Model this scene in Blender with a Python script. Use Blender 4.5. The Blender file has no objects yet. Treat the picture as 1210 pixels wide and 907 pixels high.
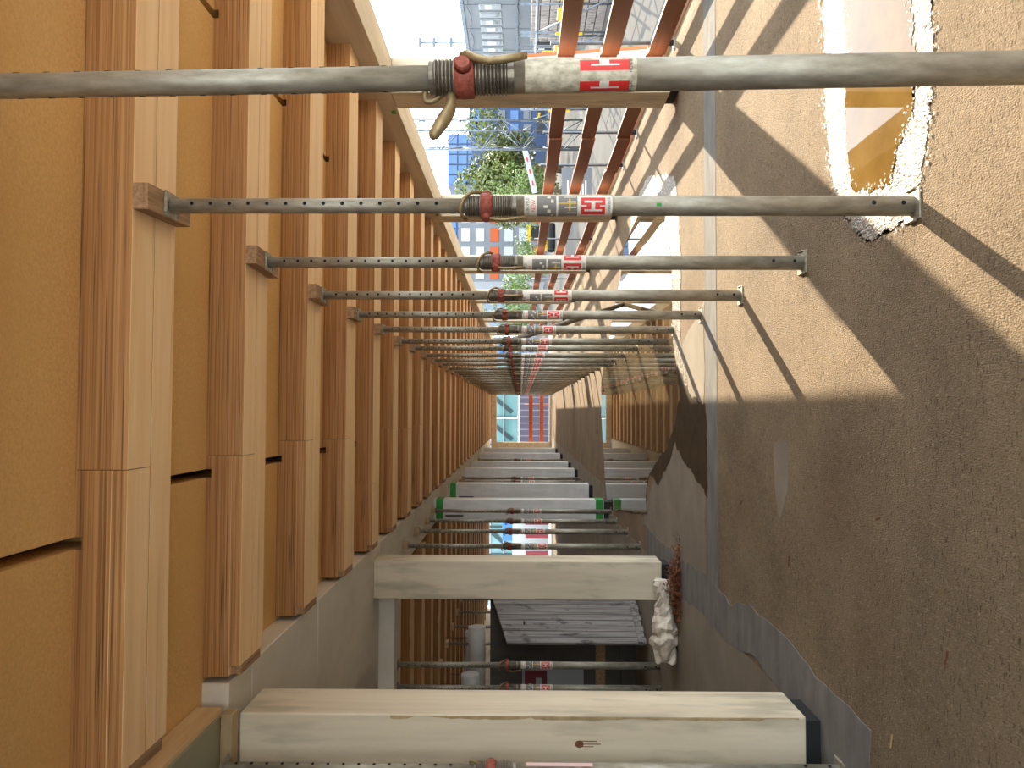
import bpy, math, random
from mathutils import Vector, Matrix
R = random.Random(7)
sc = bpy.context.scene
col = sc.collection

# ------------------------------------------------------------------ camera
# the photograph was taken with the phone on its side: picture-left is up
EYE = 1.5
F = 908.0
cam_d = bpy.data.cameras.new('camera')
cam_d.sensor_fit = 'HORIZONTAL'
cam_d.sensor_width = 36.0
cam_d.lens = 36.0 * F / 1210.0
cam_d.clip_start = 0.05
cam_d.clip_end = 1500
cam = bpy.data.objects.new('camera', cam_d)
col.objects.link(cam)
PITCH = math.radians(0.63)
YAW = math.radians(1.99)
ROLL = math.radians(0.15)
fwd = Vector((math.sin(YAW) * math.cos(PITCH), math.cos(YAW) * math.cos(PITCH), math.sin(PITCH)))
right = Vector((math.cos(YAW), -math.sin(YAW), 0))
up = right.cross(fwd)
cx = -up                      # picture-right is down
cy = right                    # picture-up is right
cx, cy = cx * math.cos(ROLL) + cy * math.sin(ROLL), cy * math.cos(ROLL) - cx * math.sin(ROLL)
cam.matrix_world = Matrix(((cx.x, cy.x, -fwd.x, 0), (cx.y, cy.y, -fwd.y, 0), (cx.z, cy.z, -fwd.z, EYE - 0.018), (0, 0, 0, 1)))
sc.camera = cam

# ------------------------------------------------------------------ light
sc.view_settings.view_transform = 'Standard'
sc.view_settings.look = 'None'
sc.view_settings.gamma = 1.0
sc.view_settings.use_curve_mapping = False
sc.view_settings.exposure = 1.08
world = bpy.data.worlds.new('sky')
sc.world = world
world.use_nodes = True
bg = world.node_tree.nodes['Background']
bg.inputs[0].default_value = (0.82, 0.92, 1.0, 1)
bg.inputs[1].default_value = 2.8
sun_d = bpy.data.lights.new('sun', 'SUN')
sun_d.energy = 8.0
sun_d.angle = math.radians(0.53)
sun_d.color = (1.0, 0.88, 0.68)
sun = bpy.data.objects.new('sun', sun_d)
col.objects.link(sun)
AZ = math.radians(33.0)
EL = math.radians(24.55)
sdir = Vector((math.sin(AZ) * math.cos(EL), math.cos(AZ) * math.cos(EL), math.sin(EL)))
sun.rotation_euler = sdir.to_track_quat('Z', 'Y').to_euler()
sun.location = (20, 30, 20)


# ------------------------------------------------------------------ materials
MATS = {}


def mat(name, c1, c2=None, rough=0.7, metal=0.0, scale=(4, 4, 4), detail=4.0, bump=0.0, bscale=None, ramp=(0.35, 0.65),
        spec=0.4, coords='Object', c3=None, rand=0.0, ior=None, bdist=0.01):
    m = bpy.data.materials.new(name)
    m.use_nodes = True
    nt = m.node_tree
    N = nt.nodes
    L = nt.links
    p = N['Principled BSDF']
    p.inputs['Roughness'].default_value = rough
    p.inputs['Metallic'].default_value = metal
    p.inputs['Specular IOR Level'].default_value = spec
    if ior:
        p.inputs['IOR'].default_value = ior
    p.inputs['Base Color'].default_value = (*c1, 1)
    if c2 is None and not bump:
        MATS[name] = m
        return m
    tc = N.new('ShaderNodeTexCoord')
    src = tc.outputs[coords]
    if rand:
        oi = N.new('ShaderNodeObjectInfo')
        mul = N.new('ShaderNodeMath')
        mul.operation = 'MULTIPLY'
        mul.inputs[1].default_value = rand
        L.new(oi.outputs['Random'], mul.inputs[0])
        add = N.new('ShaderNodeVectorMath')
        add.operation = 'ADD'
        L.new(src, add.inputs[0])
        L.new(mul.outputs[0], add.inputs[1])
        src = add.outputs[0]

    def noise(s, det):
        mp = N.new('ShaderNodeMapping')
        mp.inputs['Scale'].default_value = s
        L.new(src, mp.inputs['Vector'])
        n = N.new('ShaderNodeTexNoise')
        n.inputs['Scale'].default_value = 1.0
        n.inputs['Detail'].default_value = det
        n.inputs['Roughness'].default_value = 0.6
        L.new(mp.outputs[0], n.inputs['Vector'])
        return n
    if c2 is not None:
        n = noise(scale, detail)
        cr = N.new('ShaderNodeValToRGB')
        cr.color_ramp.elements[0].position = ramp[0]
        cr.color_ramp.elements[1].position = ramp[1]
        cr.color_ramp.elements[0].color = (*c1, 1)
        cr.color_ramp.elements[1].color = (*c2, 1)
        if c3 is not None:
            e = cr.color_ramp.elements.new((ramp[0] + ramp[1]) / 2)
            e.color = (*c3, 1)
        L.new(n.outputs['Fac'], cr.inputs['Fac'])
        L.new(cr.outputs['Color'], p.inputs['Base Color'])
    if bump:
        nb = noise(bscale or scale, 3.0)
        b = N.new('ShaderNodeBump')
        b.inputs['Strength'].default_value = bump
        b.inputs['Distance'].default_value = bdist
        L.new(nb.outputs['Fac'], b.inputs['Height'])
        L.new(b.outputs['Normal'], p.inputs['Normal'])
    MATS[name] = m
    return m


def mix_stage(m, colr, scale, lo, hi, fac=1.0, det=4.0):
    """lay one more noise-shaped stain of colour over a material"""
    nt = m.node_tree
    N, L = nt.nodes, nt.links
    p = N['Principled BSDF']
    old = p.inputs['Base Color'].links[0].from_socket
    tc = N.new('ShaderNodeTexCoord')
    mp = N.new('ShaderNodeMapping')
    mp.inputs['Scale'].default_value = scale
    mp.inputs['Location'].default_value = (3.7, 1.3, 0.4)
    L.new(tc.outputs['Object'], mp.inputs[0])
    n = N.new('ShaderNodeTexNoise')
    n.inputs['Scale'].default_value = 1
    n.inputs['Detail'].default_value = det
    L.new(mp.outputs[0], n.inputs['Vector'])
    mr = N.new('ShaderNodeMapRange')
    mr.inputs['From Min'].default_value = lo
    mr.inputs['From Max'].default_value = hi
    mr.inputs['To Max'].default_value = fac
    L.new(n.outputs['Fac'], mr.inputs['Value'])
    mx = N.new('ShaderNodeMix')
    mx.data_type = 'RGBA'
    L.new(mr.outputs[0], mx.inputs['Factor'])
    L.new(old, mx.inputs['A'])
    mx.inputs['B'].default_value = (*colr, 1)
    L.new(mx.outputs['Result'], p.inputs['Base Color'])
    return m


# timber
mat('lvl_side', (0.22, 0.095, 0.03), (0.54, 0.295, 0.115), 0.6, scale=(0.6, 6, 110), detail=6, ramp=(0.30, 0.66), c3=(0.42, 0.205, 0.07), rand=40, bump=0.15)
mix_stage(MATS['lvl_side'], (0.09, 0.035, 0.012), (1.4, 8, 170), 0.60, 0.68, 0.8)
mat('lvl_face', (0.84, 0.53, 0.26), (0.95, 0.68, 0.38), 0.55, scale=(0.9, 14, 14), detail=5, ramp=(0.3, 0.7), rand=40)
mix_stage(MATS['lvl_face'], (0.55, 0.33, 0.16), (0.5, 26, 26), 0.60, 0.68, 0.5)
mat('particle_board', (0.66, 0.39, 0.14), (0.78, 0.49, 0.195), 0.75, scale=(90, 90, 90), detail=3, ramp=(0.35, 0.65), bump=0.08)
mix_stage(MATS['particle_board'], (0.70, 0.42, 0.15), (1.5, 1.5, 1.5), 0.35, 0.65, 0.6)
mat('beam_timber', (0.5, 0.4, 0.27), (0.64, 0.53, 0.38), 0.55, scale=(6, 0.6, 10), detail=6, ramp=(0.35, 0.65), rand=20)
mat('post_timber', (0.56, 0.47, 0.33), (0.68, 0.59, 0.43), 0.55, scale=(9, 9, 0.7), detail=6, ramp=(0.35, 0.65), rand=20)
mix_stage(MATS['post_timber'], (0.36, 0.31, 0.22), (7, 7, 1.6), 0.52, 0.64, 0.7)
mat('block_timber', (0.24, 0.13, 0.06), (0.44, 0.27, 0.14), 0.65, scale=(60, 4, 60), detail=4, rand=20)
mat('plywood_edge', (0.60, 0.40, 0.20), (0.72, 0.52, 0.29), 0.6, scale=(8, 2, 20), detail=4)
mat('green_plywood', (0.26, 0.25, 0.16), (0.31, 0.30, 0.20), 0.5, scale=(2, 2, 2))
mat('old_timber', (0.30, 0.21, 0.10), (0.47, 0.34, 0.18), 0.7, scale=(2, 12, 12), detail=5)
mat('grey_plank', (0.11, 0.095, 0.085), (0.34, 0.305, 0.28), 0.8, scale=(30, 30, 1.2), detail=5, ramp=(0.3, 0.7), rand=30, bump=0.2)
mix_stage(MATS['grey_plank'], (0.05, 0.042, 0.04), (9, 9, 5), 0.58, 0.68, 0.8)
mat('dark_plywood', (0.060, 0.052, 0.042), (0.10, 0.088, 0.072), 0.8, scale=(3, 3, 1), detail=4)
mat('guard_board', (0.215, 0.06, 0.026), (0.33, 0.105, 0.05), 0.6, scale=(8, 0.8, 8), detail=5, rand=20)
mix_stage(MATS['guard_board'], (0.20, 0.095, 0.05), (3, 0.5, 3), 0.52, 0.62, 0.6)
# mineral
mat('brushed_concrete', (0.185, 0.13, 0.077), (0.27, 0.195, 0.118), 0.85, scale=(1.6, 1.6, 1.6), detail=8, ramp=(0.3, 0.7), bump=1.0, bdist=0.015, bscale=(170, 80, 60), spec=0.15)
mix_stage(MATS['brushed_concrete'], (0.075, 0.05, 0.028), (40, 120, 10), 0.57, 0.68, 0.8)
mix_stage(MATS['brushed_concrete'], (0.38, 0.285, 0.185), (90, 50, 10), 0.56, 0.72, 0.65)
mix_stage(MATS['brushed_concrete'], (0.15, 0.085, 0.045), (0.55, 0.55, 1), 0.52, 0.72, 0.6, 6)
mat('smooth_concrete', (0.2, 0.165, 0.125), (0.27, 0.23, 0.175), 0.8, scale=(2.0, 2.0, 2.0), detail=7, ramp=(0.3, 0.7), bump=0.15, bscale=(60, 60, 60), spec=0.1)
mat('grey_screed', (0.15, 0.14, 0.128), (0.215, 0.2, 0.18), 0.95, scale=(3, 9, 3), detail=6, spec=0.06)
mat('wet_concrete', (0.035, 0.022, 0.010), (0.065, 0.043, 0.021), 0.6, scale=(6, 6, 6), detail=6, spec=0.12, bump=0.12, bscale=(80, 40, 40))
mat('wet_grit', (0.16, 0.125, 0.085), (0.28, 0.225, 0.165), 0.16, scale=(30, 30, 30), detail=4, spec=0.75, bump=0.9, bscale=(90, 45, 60))
mat('cast_concrete', (0.62, 0.56, 0.46), (0.8, 0.74, 0.63), 0.75, scale=(1.6, 0.8, 1.6), detail=7, ramp=(0.3, 0.7))
mix_stage(MATS['cast_concrete'], (0.46, 0.41, 0.33), (1.4, 0.5, 2), 0.55, 0.66, 0.7)
mat('gap_shade', (0.02, 0.02, 0.02))  # near-black, stands in for shade inside deck slots and board gaps
mat('water', (0.13, 0.072, 0.018), (0.19, 0.11, 0.03), 0.015, scale=(3, 3, 3), detail=5, spec=0.5, ior=1.33, bump=0.008, bscale=(5, 5, 5))
mat('deep_water', (0.085, 0.062, 0.035), (0.12, 0.088, 0.05), 0.012, scale=(2, 2, 2), detail=5, spec=0.5, ior=1.33, bump=0.004, bscale=(3, 3, 3))
def speckle(m, scale, lo, hi, r0, r1):
    nt = m.node_tree
    N, L = nt.nodes, nt.links
    tc = N.new('ShaderNodeTexCoord')
    mp = N.new('ShaderNodeMapping')
    mp.inputs['Scale'].default_value = scale
    L.new(tc.outputs['Object'], mp.inputs[0])
    n = N.new('ShaderNodeTexNoise')
    n.inputs['Scale'].default_value = 1
    n.inputs['Detail'].default_value = 3
    L.new(mp.outputs[0], n.inputs['Vector'])
    mr = N.new('ShaderNodeMapRange')
    mr.inputs['From Min'].default_value = lo
    mr.inputs['From Max'].default_value = hi
    mr.inputs['To Min'].default_value = r0
    mr.inputs['To Max'].default_value = r1
    L.new(n.outputs['Fac'], mr.inputs['Value'])
    L.new(mr.outputs[0], N['Principled BSDF'].inputs['Roughness'])


speckle(MATS['wet_grit'], (55, 30, 30), 0.46, 0.58, 0.14, 0.8)
# metal, plastic, print
mat('galvanised', (0.22, 0.195, 0.14), (0.46, 0.425, 0.345), 0.55, 0.6, scale=(34, 34, 9), detail=8, ramp=(0.3, 0.7), bump=0.04)
mat('worn_steel', (0.13, 0.108, 0.08), (0.26, 0.225, 0.175), 0.5, 0.7, scale=(40, 40, 12), detail=5)
mat('rust_red', (0.2, 0.05, 0.03), (0.36, 0.085, 0.055), 0.65, 0.1, scale=(70, 70, 70), detail=4, bump=0.3)
mat('bronze_rod', (0.23, 0.16, 0.075), (0.36, 0.27, 0.14), 0.5, 0.5, scale=(40, 40, 40))
mat('hole_black', (0.006, 0.006, 0.006), rough=0.9)
mat('sticker', (0.60, 0.55, 0.46), (0.74, 0.69, 0.60), 0.6, scale=(60, 60, 25), detail=5, ramp=(0.3, 0.6))
mat('worn_sticker', (0.33, 0.29, 0.20), (0.62, 0.56, 0.43), 0.65, scale=(60, 60, 40), detail=6, ramp=(0.35, 0.6))
mat('red_print', (0.62, 0.03, 0.025), rough=0.5)
mat('grey_print', (0.20, 0.19, 0.17), rough=0.6)
mat('black_print', (0.03, 0.03, 0.03), rough=0.6)
mat('yellow_print', (0.75, 0.45, 0.03), rough=0.6)
mat('pink_print', (0.72, 0.46, 0.42), rough=0.6)
mat('green_tape', (0.03, 0.28, 0.045), rough=0.5)
mat('black_rubber', (0.012, 0.012, 0.012), rough=0.7)
mat('white_wrap', (0.62, 0.61, 0.58), (0.74, 0.73, 0.70), 0.35, scale=(6, 6, 3), detail=5, bump=0.6, bscale=(7, 7, 4))
mat('white_plastic', (0.336, 0.336, 0.336), rough=0.4)
mat('orange_plastic', (0.6, 0.11, 0.03), rough=0.5)
mat('orange_paint', (0.336, 0.06, 0.0096), rough=0.6)
mat('yellow_paint', (0.5, 0.32, 0.01), rough=0.5)
mat('scaffold_steel', (0.09, 0.105, 0.125), (0.15, 0.17, 0.195), 0.45, 0.5, scale=(8, 8, 8))
mat('bag_paper', (0.44, 0.36, 0.27), (0.72, 0.64, 0.53), 0.75, scale=(12, 12, 12), detail=5, bump=0.5, bscale=(30, 30, 30))
mat('leaf_litter', (0.10, 0.035, 0.012), (0.22, 0.08, 0.03), 0.8, scale=(30, 30, 30))
mat('straw', (0.42, 0.30, 0.12), rough=0.8)
# outside
mat('bounce_strip', (0.66, 0.6, 0.5), (0.74, 0.68, 0.58), 0.9, scale=(1, 1, 1), detail=6)  # pale colour of the added light-bouncing strip
mat('street', (0.075, 0.0705, 0.0638), (0.1013, 0.0938, 0.0863), 1.0, spec=0.02, scale=(0.3, 0.3, 0.3), detail=6)
mat('cabin_panel', (0.1162, 0.1237, 0.135), (0.1387, 0.1462, 0.1575), 0.6, scale=(0.4, 0.4, 0.4))
mat('cabin_frame', (0.255, 0.2625, 0.27), rough=0.5)
mat('window_glass', (0.02, 0.025, 0.03), rough=0.05, spec=0.8)
mat('blind', (0.42, 0.42, 0.4), rough=0.7)
mat('tower_glass', (0.024, 0.08, 0.216), (0.04, 0.12, 0.288), 0.25, scale=(0.3, 0.3, 0.5), spec=0.6)
mat('tower_frame', (0.0144, 0.04, 0.104), rough=0.5)
mat('pale_tower', (0.1425, 0.1762, 0.225), (0.1725, 0.21, 0.2625), 0.5, scale=(0.2, 0.2, 0.2))
mat('teal_glass', (0.056, 0.16, 0.168), (0.128, 0.248, 0.248), 0.15, scale=(0.25, 0.25, 0.6), detail=3, spec=0.7)
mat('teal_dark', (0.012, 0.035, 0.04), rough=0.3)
mat('purple_cladding', (0.06, 0.048, 0.072), (0.08, 0.064, 0.092), 0.6, scale=(1, 1, 0.3))
mat('purple_line', (0.165, 0.1462, 0.1688), rough=0.6)
mat('maroon_paint', (0.16, 0.02, 0.025), rough=0.6)
mat('blue_paint', (0.05, 0.15, 0.32), rough=0.6)
mat('leaf_green', (0.0382, 0.0595, 0.0102), (0.136, 0.153, 0.0298), 0.6, scale=(1.2, 1.2, 1.2), detail=5, ramp=(0.3, 0.7))
mat('leaf_bright', (0.068, 0.119, 0.0213), (0.17, 0.2295, 0.0638), 0.6, scale=(1.5, 1.5, 1.5), detail=5, ramp=(0.3, 0.7))
mat('bark', (0.09, 0.06, 0.035), (0.15, 0.10, 0.06), 0.9, scale=(6, 6, 2))


# ------------------------------------------------------------------ mesh helpers
class MB:
    def __init__(self):
        self.v, self.f, self.m = [], [], []

    def face(self, pts, mi=0):
        b = len(self.v)
        self.v += [tuple(p) for p in pts]
        self.f.append(tuple(range(b, b + len(pts))))
        self.m.append(mi)
        return self

    def box(self, x0, x1, y0, y1, z0, z1, mi=0, bottom=None, top=None, ends=None):
        b = len(self.v)
        self.v += [(x0, y0, z0), (x1, y0, z0), (x1, y1, z0), (x0, y1, z0), (x0, y0, z1), (x1, y0, z1), (x1, y1, z1), (x0, y1, z1)]
        for q, k in (((0, 3, 2, 1), bottom), ((4, 5, 6, 7), top), ((0, 1, 5, 4), None), ((1, 2, 6, 5), ends), ((2, 3, 7, 6), None), ((3, 0, 4, 7), ends)):
            self.f.append(tuple(b + i for i in q))
            self.m.append(mi if k is None else k)
        return self

    def bar(self, p0, p1, w, h, mi=0, upv=(0, 0, 1)):
        p0, p1 = Vector(p0), Vector(p1)
        t = (p1 - p0).normalized()
        s = t.cross(Vector(upv))
        if s.length < 1e-4:
            s = t.cross(Vector((1, 0, 0)))
        s.normalize()
        u = s.cross(t)
        b = len(self.v)
        for p in (p0, p1):
            for a, c in ((-1, -1), (1, -1), (1, 1), (-1, 1)):
                self.v.append(tuple(p + s * (a * w / 2) + u * (c * h / 2)))
        for q in ((3, 2, 1, 0), (4, 5, 6, 7), (0, 1, 5, 4), (1, 2, 6, 5), (2, 3, 7, 6), (3, 0, 4, 7)):
            self.f.append(tuple(b + i for i in q))
            self.m.append(mi)
        return self

    def tube(self, path, r, n=10, mi=0, cap=True):
        path = [Vector(p) for p in path]
        rs = r if isinstance(r, (list, tuple)) else [r] * len(path)
        b = len(self.v)
        prev = None
        for i, p in enumerate(path):
            if i == 0:
                t = path[1] - p
            elif i == len(path) - 1:
                t = p - path[i - 1]
            else:
                t = (path[i + 1] - p).normalized() + (p - path[i - 1]).normalized()
            t.normalize()
            if prev is None:
                s = t.cross(Vector((0, 0, 1)))
                if s.length < 1e-3:
                    s = Vector((1, 0, 0))
            else:
                s = prev - t * prev.dot(t)
            s.normalize()
            prev = s
            u = t.cross(s)
            for k in range(n):
                a = 2 * math.pi * k / n
                self.v.append(tuple(p + (s * math.cos(a) + u * math.sin(a)) * rs[i]))
        for i in range(len(path) - 1):
            for k in range(n):
                k2 = (k + 1) % n
                self.f.append((b + i * n + k, b + i * n + k2, b + (i + 1) * n + k2, b + (i + 1) * n + k))
                self.m.append(mi)
        if cap:
            self.f.append(tuple(b + k for k in range(n))[::-1])
            self.m.append(mi)
            e = b + (len(path) - 1) * n
            self.f.append(tuple(e + k for k in range(n)))
            self.m.append(mi)
        return self

    def lathe(self, prof, n=24, mi=0, cap=True):
        b = len(self.v)
        for r, z in prof:
            for k in range(n):
                a = 2 * math.pi * k / n
                self.v.append((r * math.cos(a), r * math.sin(a), z))
        for i in range(len(prof) - 1):
            for k in range(n):
                k2 = (k + 1) % n
                self.f.append((b + i * n + k, b + i * n + k2, b + (i + 1) * n + k2, b + (i + 1) * n + k))
                self.m.append(mi)
        if cap:
            self.f.append(tuple(b + k for k in range(n))[::-1])
            self.m.append(mi)
            e = b + (len(prof) - 1) * n
            self.f.append(tuple(e + k for k in range(n)))
            self.m.append(mi)
        return self

    def mesh(self, name, mats, smooth=False):
        me = bpy.data.meshes.new(name)
        me.from_pydata(self.v, [], self.f)
        for m in (mats if isinstance(mats, (list, tuple)) else [mats]):
            me.materials.append(MATS[m])
        if len(me.materials) > 1:
            me.polygons.foreach_set('material_index', self.m)
        if smooth:
            me.polygons.foreach_set('use_smooth', [len(f) < 5 for f in self.f])
        me.update()
        return me

    def build(self, name, mats, parent=None, loc=(0, 0, 0), smooth=False):
        return link(name, self.mesh(name, mats, smooth), parent, loc)


def link(name, data, parent=None, loc=(0, 0, 0), rz=0.0):
    o = bpy.data.objects.new(name, data)
    col.objects.link(o)
    o.location = loc
    o.rotation_euler = (0, 0, rz)
    if parent is not None:
        o.parent = parent
    return o


def tag(o, label=None, cat=None, group=None, kind=None):
    if label:
        o['label'] = label
    if cat:
        o['category'] = cat
    if group:
        o['group'] = group
    if kind:
        o['kind'] = kind
    return o


def empty(name, loc=(0, 0, 0), rz=0.0):
    return link(name, None, None, loc, rz)


def bevel(o, w=0.004, seg=2):
    m = o.modifiers.new('bevel', 'BEVEL')
    m.width = w
    m.segments = seg
    m.limit_method = 'ANGLE'
    return o


def copy_tree(o, parent=None):
    c = o.copy()
    col.objects.link(c)
    if parent is not None:
        c.parent = parent
    for ch in list(o.children):
        copy_tree(ch, c)
    return c


def at(x, y, d):
    """a point of the place, given where the survey photo shows it and how far down the hall it lies"""
    return Vector(((485 - y) * d / F, d, EYE + (615 - x) * d / F))


def on_floor(x, y):
    d = F * EYE / (x - 615)
    return ((485 - y) * d / F, d)


def ragged(pts, step=0.08, jit=0.03, seed=1):
    """subdivide a closed outline and roughen it across its run"""
    r = random.Random(seed)
    out = []
    n = len(pts)
    run = 0.0
    for i in range(n):
        a, b = Vector(pts[i]), Vector(pts[(i + 1) % n])
        k = max(1, int((b - a).length / step))
        t = (b - a).normalized()
        nrm = Vector((-t.y, t.x))
        for j in range(k):
            run = run * .55 + r.gauss(0, jit) * .8
            p = a.lerp(b, j / k) + nrm * max(-2 * jit, min(2 * jit, run))
            out.append((p.x, p.y))
    return out


def slab_mesh(name, pts, z0, z1, mats):
    import bmesh
    bm = bmesh.new()
    vs = [bm.verts.new((x, y, z1)) for x, y in pts]
    lo = [bm.verts.new((x, y, z0)) for x, y in pts]
    f = bm.faces.new(vs)
    n = len(pts)
    for i in range(n):
        bm.faces.new((lo[i], lo[(i + 1) % n], vs[(i + 1) % n], vs[i]))
    bmesh.ops.triangulate(bm, faces=[f])
    bmesh.ops.recalc_face_normals(bm, faces=bm.faces[:])
    if sum(g.normal.z for g in bm.faces) < 0:
        bmesh.ops.reverse_faces(bm, faces=bm.faces[:])
    me = bpy.data.meshes.new(name)
    bm.to_mesh(me)
    bm.free()
    me.materials.append(MATS[mats])
    return me


ORD = 'first second third fourth fifth sixth seventh eighth ninth tenth eleventh twelfth thirteenth fourteenth fifteenth sixteenth'.split()


# ------------------------------------------------------------------ main measures
RIB0, RIBS = 2.723, 1.137          # first joist in view, spacing
RIBW, RIB_Z0, RIB_Z1 = 0.339, 2.876, 3.063
XL, XR = -1.33, 2.98               # joist ends
YEND = 37.0
NR = 31
LCOL_X = -1.487
LCOL_Y = [3.815, 7.65, 12.9, 15.7, 19.85, 22.5, 27.0, 30.7]
RCOL_X = 2.98
RCOL_Y = [2.5, 7.11, 11.7, 16.3, 20.95, 25.5, 30.1]

# ------------------------------------------------------------------ floor
fl = MB().box(-9.5, 3.62, -3, YEND, -0.25, 0).build('floor', 'brushed_concrete')
tag(fl, kind='structure')
# grey screed strips and the smoother floor by the columns
js = [(-1.62, 5.80), (3.6, 5.80), (3.6, 6.16), (-1.55, 6.16)]
link('joint_strip', slab_mesh('joint_strip', ragged(js, 0.25, 0.006, 3), -0.01, 0.003, 'grey_screed'), fl)
cs = [(-1.34, 3.3), (-1.28, 4.2), (-1.22, 4.9), (-1.36, 5.5), (-1.30, 6.3), (-1.36, 7.2), (-1.36, 9.0), (-1.9, 9.0), (-1.78, 7.4), (-1.62, 6.5), (-1.66, 5.6), (-1.55, 4.9), (-1.62, 4.3), (-1.86, 3.3)]
link('column_strip', slab_mesh('column_strip', ragged(cs, 0.10, 0.018, 4), -0.01, 0.004, 'grey_screed'), fl)
ls = [(-1.60, 2.0), (-1.60, 5.6), (-1.64, 7.4), (-1.70, 12.0), (-1.3, 14.0), (-1.3, YEND - .1), (-9.4, YEND - .1), (-9.4, 2.0)]
link('smooth_screed', slab_mesh('smooth_screed', ragged(ls, 0.5, 0.01, 5), -0.01, 0.002, 'smooth_concrete'), fl)
ls = [(0.9, 6.18), (0.1, 6.20), (-1.5, 6.18), (-1.35, 7.2), (-1.38, 9.5), (-0.8, 8.6), (-0.2, 7.6), (0.5, 7.2)]
link('smooth_screed', slab_mesh('smooth_screed', ragged(ls, 0.12, 0.02, 6), -0.01, 0.0025, 'smooth_concrete'), fl)
link('pale_patch', slab_mesh('pale_patch', ragged([(-.16, 4.3), (-.42, 4.3), (-.62, 4.42), (-.44, 4.52), (-.2, 4.5)], .06, .012, 8), -0.01, 0.002, 'smooth_concrete'), fl)
ed = MB().box(3.62, 3.70, -3, YEND, -0.25, 0.06).build('trim_1', 'cast_concrete')
tag(ed, kind='structure')

# ------------------------------------------------------------------ ceiling: deck boards over the joists
ce = MB().box(-9.5, 3.32, -3, YEND, 3.20, 3.34).build('ceiling', 'gap_shade')
tag(ce, kind='structure')
SLOT = 0.022
for k in range(-3, NR):
    y0 = RIB0 + RIBS * k + RIBW / 2
    s1 = -0.474 if k < 0 else -0.32
    for a, b in ((XL - 0.2, s1 - SLOT), (s1 + SLOT, 2.03 - SLOT), (2.03 + SLOT, 2.975)):
        MB().box(a, b, y0, y0 + RIBS - 0.001, RIB_Z1, 3.20).build('deck_panel', 'particle_board', ce)

# ------------------------------------------------------------------ joists
def joist_board(x0, x1, y0, y1, notches):
    mb = MB()
    zt = RIB_Z1 - 0.028
    if x0 <= XL + .001:
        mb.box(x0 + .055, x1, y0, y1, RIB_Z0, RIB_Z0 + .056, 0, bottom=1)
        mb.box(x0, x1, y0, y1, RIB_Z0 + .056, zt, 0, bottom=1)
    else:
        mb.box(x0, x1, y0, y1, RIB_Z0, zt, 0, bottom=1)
    xs = sorted([x0] + [n for c in notches for n in (c - SLOT, c + SLOT) if x0 < c < x1] + [x1])
    for i in range(0, len(xs), 2):
        mb.box(xs[i], xs[i + 1], y0, y1, zt, RIB_Z1 - 0.0005, 0)
    return mb


for k in range(-3, NR):
    y0 = RIB0 + RIBS * k
    r = empty('ceiling_joist', (0, y0, RIB_Z0))
    if k == 0:
        lab = 'laminated joist whose block carries the prop standing by the ochre puddle'
    elif 0 < k <= 14:
        lab = 'laminated ceiling joist, %s beyond the one over the ochre puddle prop' % ORD[k - 1]
    elif k < 0:
        lab = 'laminated ceiling joist over the worn-sticker prop or behind it'
    else:
        lab = 'far laminated ceiling joist, past the fourteenth beyond the ochre puddle prop'
    tag(r, lab, 'joist', 'ceiling joists across the propped bay')
    h = RIBW / 2 - 0.003
    slots = [-0.32, 2.03] if k > 0 else [-0.474, 2.03]
    jx = R.choice([-0.23, 0.6, -0.7, 1.4, -0.2])
    if k == 0:
        jx = -0.215
    for (a, b, c, d) in ((XL, jx - .001, 0, h), (jx + .001, XR, 0, h), (XL, XR, RIBW - h, RIBW)):
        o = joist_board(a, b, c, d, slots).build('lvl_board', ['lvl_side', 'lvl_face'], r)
        for v in o.data.vertices:
            v.co.z -= RIB_Z0
        bevel(o, 0.0012, 1)
    MB().box(XL + .06, XR, RIBW / 2 - .0031, RIBW / 2 + .0031, .003, .02).build('gap_shade_strip', 'gap_shade', r)  # dark strip added in the board gap, imitating its shade
    MB().box(XL + .006, XL + .053, 0.03, RIBW - .03, 0.003, 0.054).build('bearing_pad', 'block_timber', r)

# edge beam on the open side, one length per bay
ys = [-3] + [y + .18 for y in RCOL_Y] + [YEND]
for i in range(len(ys) - 1):
    b = MB().box(XR, 3.32, ys[i] + .004, ys[i + 1] - .004, 2.707, 3.199).build('edge_beam', 'beam_timber')
    bevel(b, .006, 2)
    tag(b, 'pale timber edge beam length, %s along the open side' % ORD[i], 'beam', 'edge beam lengths along the open side')
    for yy in (ys[i] + .25, ys[i + 1] - .3):
        MB().box(2.972, 2.982, yy, yy + .07, 2.74, 2.78).build('green_tape', 'green_tape', b)

# ------------------------------------------------------------------ left concrete beam and slab
b = empty('concrete_beam', (-1.36, 3.85, 2.93))
tag(b, 'long grey concrete beam and soffit slab carrying the joist ends above the columns', 'beam')
for (xa, ya, yb) in ((-.56, 3.85, 4.185), (-6.1, 4.19, 5.55), (-6.1, 5.555, 7.96), (-.56, 7.965, YEND)):
    o = MB().box(0, xa, ya + .008 - 3.85, yb - .008 - 3.85, 0, .269).build('soffit_panel', 'cast_concrete', b)
    bevel(o, .005, 1)
t = MB().box(-1.93, -7.5, 7.97, 8.32, 2.77, 3.199).build('cross_beam', 'cast_concrete')
tag(t, 'grey concrete cross beam dropping below the left soffit by the second column', 'beam')
# formwork panel over the first column
f = empty('formwork_panel', (-1.45, 0, 2.93))
tag(f, 'green faced formwork panel with pale wooden edge over the nearest column', 'formwork')
MB().box(0, -1.6, 0.2, 3.79, 0.003, .129).build('edge_board', 'plywood_edge', f)
MB().box(-.02, -1.6, 0.2, 3.785, -.012, .002).build('green_sheet', 'green_plywood', f)
t = MB().box(-1.46, -2.1, 3.72, 3.80, 2.858, 2.916).build('head_timber', 'old_timber')
bevel(t, .005, 2)
tag(t, 'brown rough timber laid across the top of the nearest column', 'timber')

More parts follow.
